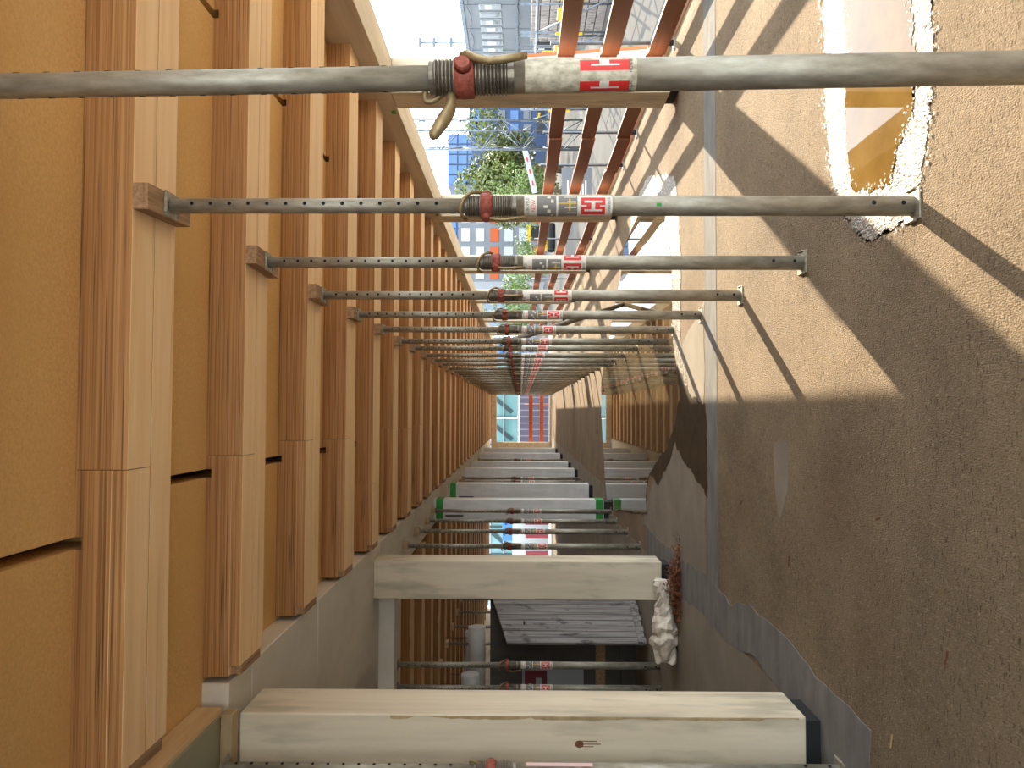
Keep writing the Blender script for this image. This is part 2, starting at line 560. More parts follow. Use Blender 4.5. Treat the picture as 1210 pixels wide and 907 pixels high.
# left room: the same joists further back
for k in range(24):
    y0 = 8.75 + RIBS * k
    r = empty('ceiling_joist', (0, y0, RIB_Z0))
    tag(r, 'side room ceiling joist, %s' % ('%s beyond the grey cross beam' % ORD[k] if k < 16 else 'far one past the sixteenth beyond the cross beam'), 'joist', 'ceiling joists of the side room')
    h = RIBW / 2 - .0015
    for c, d in ((0, h), (RIBW - h, RIBW)):
        MB().box(-1.93, -8.5, c, d, 0, RIB_Z1 - RIB_Z0, 0, bottom=1).build('lvl_board', ['lvl_side', 'lvl_face'], r)
for k in range(24):
    y0 = 8.75 + RIBS * k + RIBW / 2
    MB().box(-1.94, -8.5, y0, y0 + RIBS - .001, RIB_Z1, 3.2).build('deck_panel', 'particle_board', ce)

# ------------------------------------------------------------------ columns
def column(x, y, w, d, z1, kind, label, group=None):
    r = empty('column', (x, y, 0))
    tag(r, label, 'column', group)
    MB().box(0.03, w - .03, .03, d - .03, 0, .1).build('base_shoe', 'black_rubber', r)
    s = MB().box(0, w, 0, d, .085, z1 - .001).build('shaft', 'post_timber' if kind != 'wrapped' else 'white_wrap', r)
    bevel(s, .008, 2)
    if kind == 'wrapped':
        for z in ((.10, z1 - .16) if y < 14 else (z1 - .14,) if y < 17 else ()):
            MB().box(-.004, w + .004, -.004, d + .004, z, z + .12).build('green_tape', 'green_tape', r)
        MB().box(.05, .075, -.012, 0, z1 - .5, z1 - .2).build('strap', 'black_print', r)
    return r


for i, y in enumerate(LCOL_Y):
    if i == 0:
        column(LCOL_X - .40, y, .40, .34, 2.858, 'bare', 'broad pale column beside the nearest prop of the column line')
    elif i == 1:
        column(LCOL_X - .375, y, .375, .33, 2.93, 'bare', 'pale smeared column beside the crumpled paper bag')
    else:
        column(LCOL_X - .33, y, .33, .33, 2.93, 'wrapped', 'white film wrapped column, %s after the smeared column' % ORD[i - 2], 'wrapped columns along the concrete beam')
for i, y in enumerate(RCOL_Y):
    o = column(RCOL_X, y, .34, .37, 2.707, 'bare', 'pale timber column on a black shoe, %s of the open side' % ORD[i], 'timber columns of the open side')
# brown drip on the nearest column
o = MB()
o.face([(.262 + .018 * math.cos(a * .524), -.0015, 1.19 + .022 * math.sin(a * .524)) for a in range(12)][::-1])
for dx, l in ((-.012, .05), (0, .085), (.014, .065)):
    o.box(.262 + dx - .002, .262 + dx + .002, -.0015, -.0005, 1.19 - .02 - l, 1.18)
c0 = [q for q in bpy.data.objects if q.name == 'column'][0]
o.build('drip_stain', 'leaf_litter', c0)
seam = MB()
rs = random.Random(3)
zz, wa = .12, .006
while zz < 2.1:
    z2 = zz + rs.uniform(.015, .05)
    wb = max(.002, min(.016, wa + rs.gauss(0, .004)))
    seam.face([(.392 - wa, -.0012, zz), (.394, -.0012, zz), (.394, -.0012, z2), (.392 - wb, -.0012, z2)])
    zz, wa = z2, wb
seam.build('slurry_seam', 'old_timber', c0)

# ------------------------------------------------------------------ steel props
def arc_patch(r, a0, a1, z0, z1, mi=0, mb=None, n=None):
    mb = mb or MB()
    n = n or max(1, int(abs(a1 - a0) / 0.16) + 1)
    for i in range(n):
        b0 = a0 + (a1 - a0) * i / n
        b1 = a0 + (a1 - a0) * (i + 1) / n
        mb.face([(r * math.sin(b0), -r * math.cos(b0), z0), (r * math.sin(b1), -r * math.cos(b1), z0),
                 (r * math.sin(b1), -r * math.cos(b1), z1), (r * math.sin(b0), -r * math.cos(b0), z1)], mi)
    return mb


def text_on_tube(txt, size, r, zc, width=None, ang=0.0, mb=None, mi=0):
    cu = bpy.data.curves.new('lettering', 'FONT')
    cu.body = txt
    cu.size = size
    cu.align_x = 'CENTER'
    cu.resolution_u = 2
    ob = bpy.data.objects.new('lettering', cu)
    col.objects.link(ob)
    dg = bpy.context.evaluated_depsgraph_get()
    me = ob.evaluated_get(dg).to_mesh()
    vs = [tuple(v.co) for v in me.vertices]
    fs = [tuple(p.vertices) for p in me.polygons]
    ob.evaluated_get(dg).to_mesh_clear()
    bpy.data.objects.remove(ob)
    bpy.data.curves.remove(cu)
    mb = mb or MB()
    w = max(v[0] for v in vs) - min(v[0] for v in vs)
    sx = (width / w) if width else 1.0
    b = len(mb.v)
    for x, y, z in vs:
        a = x * sx / r + ang
        mb.v.append((r * math.sin(a), -r * math.cos(a), zc + y - size * .35))
    for f_ in fs:
        mb.f.append(tuple(b + i for i in f_))
        mb.m.append(mi)
    return mb


RI, RO = 0.0285, 0.0375


def thread_profile(z0, z1, r, pitch=.0085, h=.0035):
    p = [(r, z0)]
    z = z0
    while z + pitch <= z1:
        p += [(r - h * .4, z), (r + h, z + pitch * .35), (r + h, z + pitch * .6), (r - h * .4, z + pitch)]
        z += pitch
    p.append((r, z1))
    return p


def build_prop(name, H, loc, ang=0.0, label_kind='clean', handle=0.0, lever=False, holes_ang=0.0):
    """an adjustable prop of total height H, its plate resting on the floor"""
    r = empty(name, loc)
    bp = MB().box(-.06, .06, -.06, .06, 0, .008)
    for sx in (-1, 1):
        bp.box(sx * .06 - .004, sx * .06 + .004, -.03, .03, .0, .016)
    bevel(bp.build('base_plate', 'galvanised', r), .003, 1)
    MB().lathe([(RO, .008), (RO, 1.51)], 24).build('outer_tube', 'galvanised', r, smooth=True)
    oh = MB()
    for z in (.055, .165):
        oh.tube([(math.sin(holes_ang) * (RO - .004), -math.cos(holes_ang) * (RO - .004), z), (math.sin(holes_ang) * (RO + .0006), -math.cos(holes_ang) * (RO + .0006), z)], .0085, 10)
    oh.build('pin_hole', 'hole_black', r)['kind'] = 'stuff'
    MB().lathe([(RO + .001, 1.515), (RO + .001, 1.53)] + thread_profile(1.53, 1.70, RO)[1:-1] + [(RO, 1.71), (RI + .001, 1.712)], 28).build('thread', 'worn_steel', r, smooth=False)
    cn = MB().lathe([(RO + .003, 1.606), (RO + .009, 1.608), (RO + .0105, 1.63), (RO + .009, 1.65), (RO + .003, 1.652)], 24)
    for s in (0, math.pi):
        a = handle + s
        cn.tube([(math.cos(a) * .045, math.sin(a) * .045, 1.630), (math.cos(a) * .062, math.sin(a) * .062, 1.630)], [.021, .015], 10)
    nut = cn.build('collar_nut', 'rust_red', r, smooth=True)
    a = handle
    ca, sa = math.cos(a), math.sin(a)
    if lever:
        MB().tube([(.046, -.012, 1.634), (.040, -.034, 1.622), (.022, -.050, 1.600), (.012, -.057, 1.57), (.016, -.058, 1.53), (.024, -.056, 1.485)], [.009, .0095, .0095, .0095, .0095, .008], 10).build('handle', 'bronze_rod', nut, smooth=True)
        MB().tube([(-.02, .01, 1.662), (-.06, -.010, 1.660), (-.080, -.02, 1.662), (-.105, -.025, 1.675), (-.145, -.03, 1.70), (-.152, -.03, 1.705)], [.012, .012, .014, .017, .013, .006], 10).build('lever', 'bronze_rod', nut, smooth=True)
    else:
        MB().tube([(ca * .050, sa * .05, 1.645), (ca * .058, sa * .058, 1.60), (ca * .062, sa * .062, 1.565), (ca * .056, sa * .056, 1.53), (ca * .050, sa * .05, 1.48)], .0075, 8).build('handle', 'bronze_rod', nut, smooth=True)
    MB().lathe([(RI, 1.68), (RI, H - .008)], 20).build('inner_tube', 'galvanised', r, smooth=True)
    ih = MB()
    z = 1.80
    sh, ch = math.sin(holes_ang), -math.cos(holes_ang)
    while z < H - .06:
        ih.tube([(sh * (RI - .003), ch * (RI - .003), z), (sh * (RI + .0005), ch * (RI + .0005), z)], .0072, 10)
        ih.tube([(-sh * (RI - .003), -ch * (RI - .003), z), (-sh * (RI + .0005), -ch * (RI + .0005), z)], .0072, 10)
        z += .0712
    ih.build('pin_hole', 'hole_black', r)['kind'] = 'stuff'
    pin = [(sh * .052 * math.cos(t) + ch * -.060 * math.sin(t) * .0 + math.cos(holes_ang + .3) * .055 * math.sin(t) , ch * .048 * math.cos(t), 1.70 + .045 * math.cos(t + .6) - .02) for t in [i * .30 - 1.6 for i in range(12)]]
    MB().tube(pin, .0068, 8).build('pin_hook', 'bronze_rod', r, smooth=True)
    tp = MB().box(-.05, .05, -.05, .05, H - .007, H)
    for sy in (-1, 1):
        tp.box(-.036, .036, sy * .05 - .003, sy * .05 + .003, H - .013, H)
    bevel(tp.build('top_plate', 'galvanised', r), .003, 1)
    # printed sticker
    z0, z1 = (1.155, 1.485) if label_kind == 'clean' else (1.235, 1.49)
    if label_kind == 'pink':
        arc_patch(RO + .0005, ang - .28, ang + .28, 1.16, 1.47).build('sticker', 'pink_print', r)
        return r
    stk = arc_patch(RO + .0005, ang - 3.1, ang + 3.1, z0, z1).build('sticker', 'sticker' if label_kind == 'clean' else 'worn_sticker', r)
    rr = RO + .001
    em = MB()
    if label_kind == 'clean':
        q = rr + .0006
        for ag in (ang, ang + 2.25, ang - 2.25):
            arc_patch(rr, ag - .92, ag + .92, 1.182, 1.272, 0, em)
            for s in (-1, 1):
                arc_patch(q, ag + s * .42 - .10, ag + s * .42 + .10, 1.194, 1.260, 1, em)
            arc_patch(q, ag - .42, ag + .42, 1.220, 1.234, 1, em)
            for za, zb in ((1.182, 1.202), (1.252, 1.272)):
                arc_patch(q, ag - .07, ag + .07, za, zb, 1, em)
        em.build('red_emblem', ['red_print', 'sticker'], stk)
        pr = MB()
        arc_patch(rr, ang - 1.5, ang + 1.5, 1.365, 1.438, 1, pr)
        arc_patch(rr, ang - 1.5, ang + 1.5, 1.286, 1.358, 1, pr)
        q = rr + .0005
        for i in range(5):
            arc_patch(q, ang - 1.2 + i * .5, ang - .95 + i * .5 + (i % 2) * .1, 1.375 + .011 * (i % 3), 1.385 + .014 * (i % 3), 2, pr)
            arc_patch(q, ang - 1.3 + i * .55, ang - 1.2 + i * .55, 1.29, 1.335 - .01 * (i % 2), 2, pr)
        arc_patch(q, ang - .45, ang + .75, 1.312, 1.318, 3, pr)
        arc_patch(q, ang + .2, ang + .3, 1.29, 1.356, 3, pr)
        pr.build('printed_panel', ['black_print', 'grey_print', 'sticker', 'yellow_print'], stk)
        le = text_on_tube('EUROPLUS', .020, rr, 1.474, .066, ang, None, 0)
        text_on_tube('NEW', .019, rr, 1.451, .046, ang, le, 1)
        text_on_tube('HÜNNEBECK', .015, rr, 1.168, .072, ang, le, 0)
        le.build('lettering', ['black_print', 'red_print'], stk)['kind'] = 'stuff'
    else:
        for c in (-.67, .67):
            arc_patch(rr, ang + c - .34, ang + c + .40, 1.252, 1.365, 0, em)
            arc_patch(rr + .0006, ang + c + .02, ang + c + .41, 1.298, 1.320, 1, em)
            arc_patch(rr + .0006, ang + c - .06, ang + c + .06, 1.275, 1.340, 1, em)
        em.build('red_emblem', ['red_print', 'sticker'], stk)
        le = text_on_tube('HÜNNE', .012, rr, 1.2495, .036, ang + .67, None, 0)
        text_on_tube('BECK', .012, rr, 1.2495, .030, ang - .67, le, 0)
        le.build('lettering', ['black_print'], stk)['kind'] = 'stuff'
    return r


def lower_fittings(r, dz=-.016):
    for ch in r.children:
        if ch.name.split('.')[0] in ('thread', 'collar_nut', 'pin_hook', 'sticker'):
            ch.location.z += dz
    return r


PROP_Z = RIB_Z0 - .055
HB = .055
right_props = []
p2 = None
PX = .785
protos = {}


def prop_copy(key, loc, H, ang, kind, handle, lever, hole, label, group):
    if key not in protos:
        o = lower_fittings(build_prop('steel_prop', H, loc, ang, kind, handle, lever, hole))
        protos[key] = o
    else:
        o = copy_tree(protos[key])
        o.location = loc
    tag(o, label, 'prop', group)
    return o


for k in range(-1, NR - 1):
    y = RIB0 + RIBS * k + RIBW / 2
    x = PX + R.uniform(-.012, .012)
    if k == -1:
        o = prop_copy('worn', (PX + .013, y, 0), PROP_Z, -.475, 'worn', math.radians(100), True, -1.95, 'steel prop with a worn torn sticker and a big drooping lever', None)
        o.rotation_euler = (0, math.radians(-.95), 0)
    else:
        a = [-.25, -1.2, -1.35, -.1, -.2][k % 5]
        lab = 'galvanised steel prop far down the open side row, past its sixteenth'
        if k == 0:
            lab = 'galvanised steel prop with red emblem sticker, its foot in the ochre puddle rim'
        elif k <= 15:
            lab = 'galvanised steel prop of the open side row, %s beyond the ochre puddle prop' % ORD[k - 1]
            if k == 15:
                lab = 'galvanised steel prop of the open side row, fifteenth beyond the ochre puddle prop'
        o = prop_copy('r%d' % (k % 5), (x, y, 0), PROP_Z, a, 'clean', math.radians(200 + 31 * (k % 5)), False, .1, lab, 'row of steel props on the open side')
    x = PX - .028 if k == -1 else x
    blk = MB().box(-.047, .047, -RIBW / 2 - .004, RIBW / 2 + .01, 0, HB).build('timber_block', 'block_timber', None, (x, y, PROP_Z))
    blk.rotation_euler = (0, 0, math.radians(R.uniform(-4, 4)))
    tag(blk, ('timber packing block on the worn-sticker prop' if k < 0 else 'timber packing block on the ochre puddle prop' if k == 0 else 'timber packing block on the %s prop beyond the ochre puddle prop' % ORD[k - 1] if k <= 15 else 'timber packing block on a far prop of the open side row, past its sixteenth'), 'timber block', 'packing blocks on the open side props')

arc_patch(RO + .0006, -.28, .05, .955, .975).build('green_mark', 'green_tape', protos['r0'])
LP = [(3.62, -1.665, 2.858), (9.54, -1.67, 2.93), (10.64, -1.66, 2.93), (11.84, -1.69, 2.93), (12.55, -1.63, 2.93), (18.2, -1.68, 2.93), (19.2, -1.68, 2.93), (21.8, -1.68, 2.93), (24.2, -1.68, 2.93), (26.4, -1.68, 2.93)]
for i, (y, x, zt) in enumerate(LP):
    if i == 0:
        o = prop_copy('l0', (x, y, 0), zt, 1.25, 'pink', math.radians(250), False, 1.3, 'shiny steel prop standing against the broad pale nearest column', None)
    else:
        o = prop_copy('l1', (x, y, 0), PROP_Z + .05, .2, 'clean', math.radians(300), False, .1, 'steel prop of the column line, %s after the one against the broad column' % ORD[i - 1], 'steel props along the column line')
        bl = MB().box(-.05, .05, -.06, .06, 0, 2.93 - PROP_Z - .05).build('timber_block', 'old_timber', None, (x, y, PROP_Z + .05))
        tag(bl, 'packing block on the %s column line prop after the broad column' % ORD[i - 1], 'timber block', 'packing blocks along the column line')
for i, (y, x) in enumerate([(8.2, -2.68), (8.15, -2.90)]):
    o = prop_copy('l2', (x, y, 0), 2.77, .3, 'clean', math.radians(200), False, .1, 'steel prop under the cross beam, %s the plank bin corner' % ('nearer to' if i == 0 else 'farther into the side room from'), 'steel props under the cross beam')
for k in range(4, 9):
    y = 8.75 + RIBS * k + RIBW / 2
    o = prop_copy('l3', (-4.38, y, 0), PROP_Z, .3, 'clean', math.radians(250), False, .1, 'steel prop under the %s joist of the dim side room' % ORD[k], 'steel props of the side room')
    bl = MB().box(-.05, .05, -.1, .1, 0, HB).build('timber_block', 'plywood_edge', None, (-4.38, y, PROP_Z))
    tag(bl, 'pale packing block under the %s joist of the side room' % ORD[k], 'timber block', 'packing blocks of the side room')
# raking brace clamped on the row of props
y = 9.75
br = empty('raking_brace', (.90, y, 0))
tag(br, 'dark slanting steel brace tube clamped to the row of props', 'brace')
MB().tube([(.0, 0, 1.57), (.62, 1.2, .02)], .034, 14).build('brace_tube', 'worn_steel', br, smooth=True)
MB().lathe([(.045, -.03), (.045, .03)], 12).build('coupler', 'worn_steel', br, (-.0, 0, 1.55))

# ------------------------------------------------------------------ puddles
def puddle(name, pts, mats, label, seed, jit=.025, z=.004, step=.06):
    c = Vector((sum(p[0] for p in pts) / len(pts), sum(p[1] for p in pts) / len(pts)))
    loc = [(p[0] - c.x, p[1] - c.y) for p in pts]
    r = empty(name, (c.x, c.y, 0))
    tag(r, label, 'puddle')
    link('water_sheet', slab_mesh('water_sheet', ragged(loc, step, jit, seed), 0, z, mats), r)
    return r, c


w1 = [on_floor(*q) for q in [(1012, -60), (1006, 0), (1010, 60), (1006, 130), (1008, 180), (1014, 225), (1040, 222), (1062, 215), (1070, 170), (1088, 130), (1092, 60), (1088, 0), (1090, -60)]]
r1 = [on_floor(*q) for q in [(984, -60), (980, 0), (984, 70), (982, 130), (988, 200), (1000, 250), (1030, 282), (1070, 262), (1092, 225), (1104, 160), (1112, 90), (1112, 0), (1112, -60)]]
p, c = puddle('puddle', w1, 'water', 'ochre puddle with a glittering gritty rim at the prop foot', 11, .007, .006, .012)
link('wet_rim', slab_mesh('wet_rim', ragged([(a - c.x, b - c.y) for a, b in r1], .012, .009, 12), 0, .0035, 'wet_grit'), p)
dr = random.Random(9)
fl_ = MB()
for base, cnt, sd in ((r1, 700, .026), (w1, 420, .022)):
    for i in range(cnt):
        j = dr.randrange(len(base) - 1)
        q = Vector(base[j]).lerp(Vector(base[j + 1]), dr.random()) + Vector((dr.gauss(0, sd), dr.gauss(0, sd)))
        n = 6
        rr = dr.uniform(.002, .007)
        fl_.face([(q.x - c.x + rr * dr.uniform(.6, 1.3) * math.cos(2 * math.pi * t / n), q.y - c.y + rr * dr.uniform(.6, 1.3) * math.sin(2 * math.pi * t / n), .0068) for t in range(n)])
fl_.build('wet_fleck', 'wet_grit', p)['kind'] = 'stuff'
w2 = [on_floor(*q) for q in [(792, 236), (788, 262), (796, 300), (797, 350), (797, 400), (803, 440), (806, 470), (800, 500), (790, 530), (778, 545), (768, 560), (765, 585), (766, 606), (720, 600), (716, 560), (714, 520), (712, 490), (712, 450), (716, 425), (722, 400), (728, 360), (736, 325), (740, 290), (752, 262), (764, 244)]]
r2 = [on_floor(*q) for q in [(799, 205), (805, 240), (808, 300), (807, 350), (806, 400), (813, 440), (816, 470), (780, 470), (730, 440), (732, 400), (736, 350), (744, 290), (750, 240), (770, 205)]]
p, c = puddle('puddle', w2, 'deep_water', 'large mirror-still puddle reflecting the joists and columns', 21, .012, .007, .05)
link('wet_rim', slab_mesh('wet_rim', ragged([(a - c.x, b - c.y) for a, b in r2], .05, .015, 22), 0, .0045, 'wet_grit'), p)
wp = [on_floor(*q) for q in [(800, 430), (812, 452), (822, 470), (836, 478), (838, 520), (838, 587), (822, 560), (810, 545), (800, 522), (794, 540), (780, 572), (772, 560), (764, 545), (770, 500), (780, 450)]]
link('wet_stain', slab_mesh('wet_stain', ragged([(a - c.x, b - c.y) for a, b in wp], .04, .014, 24), 0, .0055, 'wet_concrete'), p)

# ------------------------------------------------------------------ guard rails on the open side
joints = [-1.0, 2.5, 4.9, 7.3, 9.7, 11.0, 13.4, 15.8, 18.2, 20.6, 23.0, 25.4, 27.8, 30.2, 32.6, 35]
for zc, nm in ((1.04, 'top'), (.62, 'middle'), (.17, 'bottom')):
    for i in range(len(joints) - 1):
        o = MB().box(3.455, 3.485, joints[i], joints[i + 1] + .06, -.085, .085).build('guard_board', 'guard_board', None, (0, 0, zc))
        if i % 2:
            o.location.x += .031
            o.location.z += .006
        bevel(o, .004, 1)
        tag(o, 'red-brown board of the %s guard rail, %s counted from the worn-sticker prop end' % (nm, ORD[i]), 'board', 'red-brown boards of the %s guard rail' % nm)
for yy in joints[1:]:
    pr = empty('rail_post', (3.56, yy + .03, 0))
    tag(pr, 'slim steel guard rail post behind the %s joint of the rail boards' % ORD[joints.index(yy) - 1], 'post', 'guard rail posts')
    MB().tube([(0, 0, 0), (0, 0, 1.2)], .02, 10).build('post_tube', 'scaffold_steel', pr, smooth=True)
    MB().lathe([(.028, 0), (.028, .16)], 12).build('sleeve', 'black_rubber', pr)
    MB().box(-.075, .04, -.04, .04, 0.001, .012).build('foot_plate', 'white_plastic', pr)

# ------------------------------------------------------------------ things lying about in the bay and side room
def crumpled(name, nx, ny, size, seed, amp):
    r = random.Random(seed)
    mb = MB()
    sx, sy, sz = size
    rings = []
    for i in range(nx + 1):
        t = i / nx
        w = (.65 + .35 * math.sin(math.pi * min(1, t * 1.25 + .1))) * (1 - .55 * max(0, .25 - abs(t - .55)))
        ring = []
        for j in range(ny):
            a = 2 * math.pi * j / ny
            rr = w * (1 + r.uniform(-amp, amp))
            ring.append((sx * (t - .5) + r.uniform(-.015, .015), sy / 2 * rr * math.cos(a), max(0.0, sz / 2 + sz / 2 * rr * math.sin(a) + r.uniform(-.01, .01))))
        rings.append(ring)
    b = len(mb.v)
    for ring in rings:
        mb.v += ring
    for i in range(nx):
        for j in range(ny):
            j2 = (j + 1) % ny
            mb.f.append((b + i * ny + j, b + i * ny + j2, b + (i + 1) * ny + j2, b + (i + 1) * ny + j))
            mb.m.append(0)
    mb.f.append(tuple(range(b, b + ny)))
    mb.m.append(0)
    mb.f.append(tuple(range(b + nx * ny, b + (nx + 1) * ny))[::-1])
    mb.m.append(0)
    return mb


bag = crumpled('paper_bag', 16, 14, (.74, .30, .24), 5, .20).build('paper_bag', 'bag_paper', None, (-1.98, 7.36, 0))
bag.rotation_euler = (0, 0, math.radians(4))
tag(bag, 'crumpled dirty white paper sack lying at the foot of the smeared column', 'bag')
lt = MB()
for i in range(900):
    a = Vector((R.gauss(-.02, .17), R.gauss(0, .07), 0))
    a.z = abs(R.gauss(0, .05)) * max(0.1, 1 - abs(a.x) * 3)
    d = Vector((R.uniform(-1, 1), R.uniform(-1, 1), R.uniform(-.5, .8))).normalized() * R.uniform(.03, .09)
    n = Vector((R.uniform(-1, 1), R.uniform(-1, 1), R.uniform(-1, 1))).normalized() * .009
    q = [a, a + d * .5 + n, a + d, a + d * .5 - n]
    lt.face([(v.x, v.y, max(.001, v.z)) for v in q])
o = lt.build('leaf_litter', 'leaf_litter', None, (-1.60, 7.22, 0))
tag(o, 'rust-brown heap of dry needles and twigs beside the paper sack', 'litter', kind='stuff')
# little splinters on the brushed floor
for (x, y, l, a, m) in ((1052, 866, .055, 80, 'straw'), (934, 660, .06, 88, 'leaf_litter'), (1118, 770, .05, 75, 'leaf_litter'), (878, 592, .035, 60, 'leaf_litter'), (1040, 610, .03, 20, 'leaf_litter')):
    q = on_floor(x, y)
    o = MB().bar((-l / 2, 0, .004), (l / 2, 0, .007), .006, .004).build('splinter', m, None, (q[0], q[1], 0))
    o.rotation_euler = (0, 0, math.radians(a + 90))
    tag(o, 'small dark wood splinter on the brushed floor' if m != 'straw' else 'pale straw-coloured splinter on the brushed floor', 'splinter', 'dark splinters on the floor' if m != 'straw' else None)

# grey plank bin in the side room
bn = empty('plank_bin', (-2.67, 8.96, 0))
tag(bn, 'open bin of weathered grey planks behind the smeared column', 'bin')
sv = Vector((.30, .77, 0)).normalized()
nv = Vector((sv.y, -sv.x, 0))
for i in range(11):
    t0, t1 = i * .105, i * .105 + .102
    za, zb = 1.63 + t0 * .23, 1.63 + t1 * .23
    mb = MB()
    off = .004 * (i % 3)
    P = [sv * t0 + nv * off, sv * t1 + nv * off, sv * t1 - nv * .03, sv * t0 - nv * .03]
    lo = [Vector((q.x, q.y, .02 + (.01 if i % 2 else 0))) for q in P]
    hi = [Vector((q.x, q.y, (za, zb, zb, za)[j])) for j, q in enumerate(P)]
    mb.v = [tuple(v) for v in lo + hi]
    mb.f = [(3, 2, 1, 0), (4, 5, 6, 7), (0, 1, 5, 4), (1, 2, 6, 5), (2, 3, 7, 6), (3, 0, 4, 7)]
    mb.m = [0] * 6
    mb.build('plank', 'grey_plank', bn)
MB().bar((nv * .012) + Vector((0, 0, .09)), sv * 1.15 + nv * .012 + Vector((0, 0, .09)), .02, .05).build('skirting_board', 'grey_plank', bn)
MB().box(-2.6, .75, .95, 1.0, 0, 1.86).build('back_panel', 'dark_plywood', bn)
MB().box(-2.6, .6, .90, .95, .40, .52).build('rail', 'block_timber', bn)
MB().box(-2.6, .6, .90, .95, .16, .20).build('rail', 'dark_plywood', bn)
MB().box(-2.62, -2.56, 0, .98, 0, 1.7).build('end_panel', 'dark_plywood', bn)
MB().lathe([(.025, 0), (.03, .012), (.012, .02)], 10).build('knob', 'worn_steel', bn, tuple(sv * .35 + nv * .02 + Vector((0, 0, 1.42))))
sg = empty('site_sign', (-3.62, 9.78, 0))
tag(sg, 'white board with a dark red square emblem leaning in the plank bin', 'sign')
MB().box(-.6, .42, 0, .02, .68, 1.45).build('board', 'white_plastic', sg)
mb = MB().box(-.05, .36, -.004, -.001, 1.14, 1.42)
mb.box(.04, .27, -.006, -.004, 1.2, 1.28, 1)
mb.box(.1, .2, -.006, -.004, 1.33, 1.37, 1)
mb.build('emblem', ['maroon_paint', 'white_plastic'], sg)
# white wrapped ducts hanging in the side room
for i, (x, y, l) in enumerate(((-4.7, 14.4, 1.4), (-5.2, 13.6, 1.2), (-4.9, 15.5, 1.0))):
    dz = 2.28 + .07 * i
    du = empty('wrapped_duct', (x, y, 0))
    tag(du, 'white film wrapped duct length hung under the side room joists', 'duct', 'white wrapped ducts')
    rr = .16
    MB().tube([(-l / 2, 0, dz), (-l * .2, .01, dz + .01), (l * .2, -.01, dz - .01), (l / 2, 0, dz)], [rr, rr * 1.06, rr * .98, rr], 16).build('duct', 'white_wrap', du, smooth=True)
    for s in (-.35, .35):
        MB().bar((s * l, 0, dz + rr * .9), (s * l, 0, 2.874), .008, .008).build('hanger', 'black_print', du)
wl = MB().box(-9.5, -9.3, -3, YEND, 0, 3.2).build('wall_left', 'cast_concrete')
tag(wl, kind='structure')
wb = MB().box(-9.3, -1.4, -3.0, -2.8, 0, 3.2).build('wall_back', 'cast_concrete')
tag(wb, kind='structure')

# ------------------------------------------------------------------ end of the bay
fr = empty('end_frame', (0, YEND - .3, 0))
tag(fr, 'pale timber portal frame round the far opening of the bay', 'frame')
MB().box(-1.9, 3.4, 0, .25, 2.62, 2.875).build('head', 'beam_timber', fr)
MB().box(-1.84, -1.5, 0, .25, 0, 2.62).build('jamb', 'beam_timber', fr)
MB().box(-1.5, .95, -.1, .25, .002, .10).build('sill', 'beam_timber', fr)
MB().box(.80, 1.05, 0, .25, 0, 2.62).build('jamb', 'beam_timber', fr)
for z in (.45, .98):
    o = MB().box(-2.2, 2.6, 0, .04, z - .09, z + .09).build('orange_rail', 'orange_paint', None, (0, YEND + .35, 0))
    tag(o, 'bright orange guard board beyond the far opening, %s of the two' % ('lower' if z < .6 else 'upper'), 'board')
for x in (-1.9, .3, 2.3):
    o = MB().tube([(0, 0, 0), (0, 0, 1.3)], .03, 8).build('rail_post', 'orange_paint', None, (x, YEND + .45, 0), smooth=True)
    tag(o, 'orange post behind the orange guard boards', 'post', 'orange posts')
lp = MB().box(-9, 4, 37.2, 40, -.25, -.01).build('trim_2', 'cast_concrete')
tag(lp, kind='structure')
eb = empty('glass_building', (0, 48, 0))
tag(eb, 'building with teal glazing above purple ribbed cladding beyond the opening', 'building')
MB().box(-14, 3, 0, 6, -1, 1.55).build('cladding', 'purple_cladding', eb)
for i in range(42):
    MB().box(-14 + i * .4, -13.93 + i * .4, -.03, 0, -1, 1.55).build('cladding_rib', 'purple_line', eb)
MB().box(-14, 3, -.06, 0, 1.56, 1.66).build('sill_band', 'cabin_frame', eb)
for i in range(10):
    x0 = -14 + i * 1.7
    o = MB().box(x0 + .05, x0 + 1.6, .1, 6, 1.67, 9).build('glazing', 'teal_glass', eb)
    MB().box(x0 - .05, x0 + .05, -.02, .12, 1.67, 9).build('mullion', 'teal_dark', eb)
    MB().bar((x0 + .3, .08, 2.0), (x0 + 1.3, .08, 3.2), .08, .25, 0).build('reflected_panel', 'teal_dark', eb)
for z in (2.5, 3.3):
    MB().box(-14, 3, -.02, .12, z, z + .05).build('transom', 'cabin_frame', eb)
# things at the far end of the side room
o = MB().box(-9, -5.2, 0, .1, -.5, 1.9).build('white_hoarding', 'white_plastic', None, (0, 42, 0))
tag(o, 'white hoarding beyond the far end of the side room', 'hoarding')
for i, x in enumerate((-6.6, -5.9, -7.6)):
    o = MB().box(x - .14, x + .14, 41, 41.3, -.5, 1.2).build('maroon_post', 'maroon_paint')
    tag(o, 'dark red steel post before the white hoarding', 'post', 'dark red posts')
o = MB().box(-7.4, -6.0, 0, .8, -.02, 2.5).build('blue_container', 'blue_paint', None, (0, 44, 0))
bevel(o, .02, 2)
tag(o, 'blue container behind the white hoarding', 'container')

# ------------------------------------------------------------------ outside: ground
ap = MB().box(3.75, 5.6, -30, 60, -1.4, -.89).build('bounce_strip', 'bounce_strip')  # pale strip added out of view to bounce light onto the ceiling
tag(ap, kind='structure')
gr = MB().box(5.61, 160, -30, 220, -1.4, -.9).build('ground', 'street')
tag(gr, kind='structure')
gr = MB().box(-90, 3.74, 40.1, 220, -1.4, -.9).build('ground', 'street')
tag(gr, kind='structure')

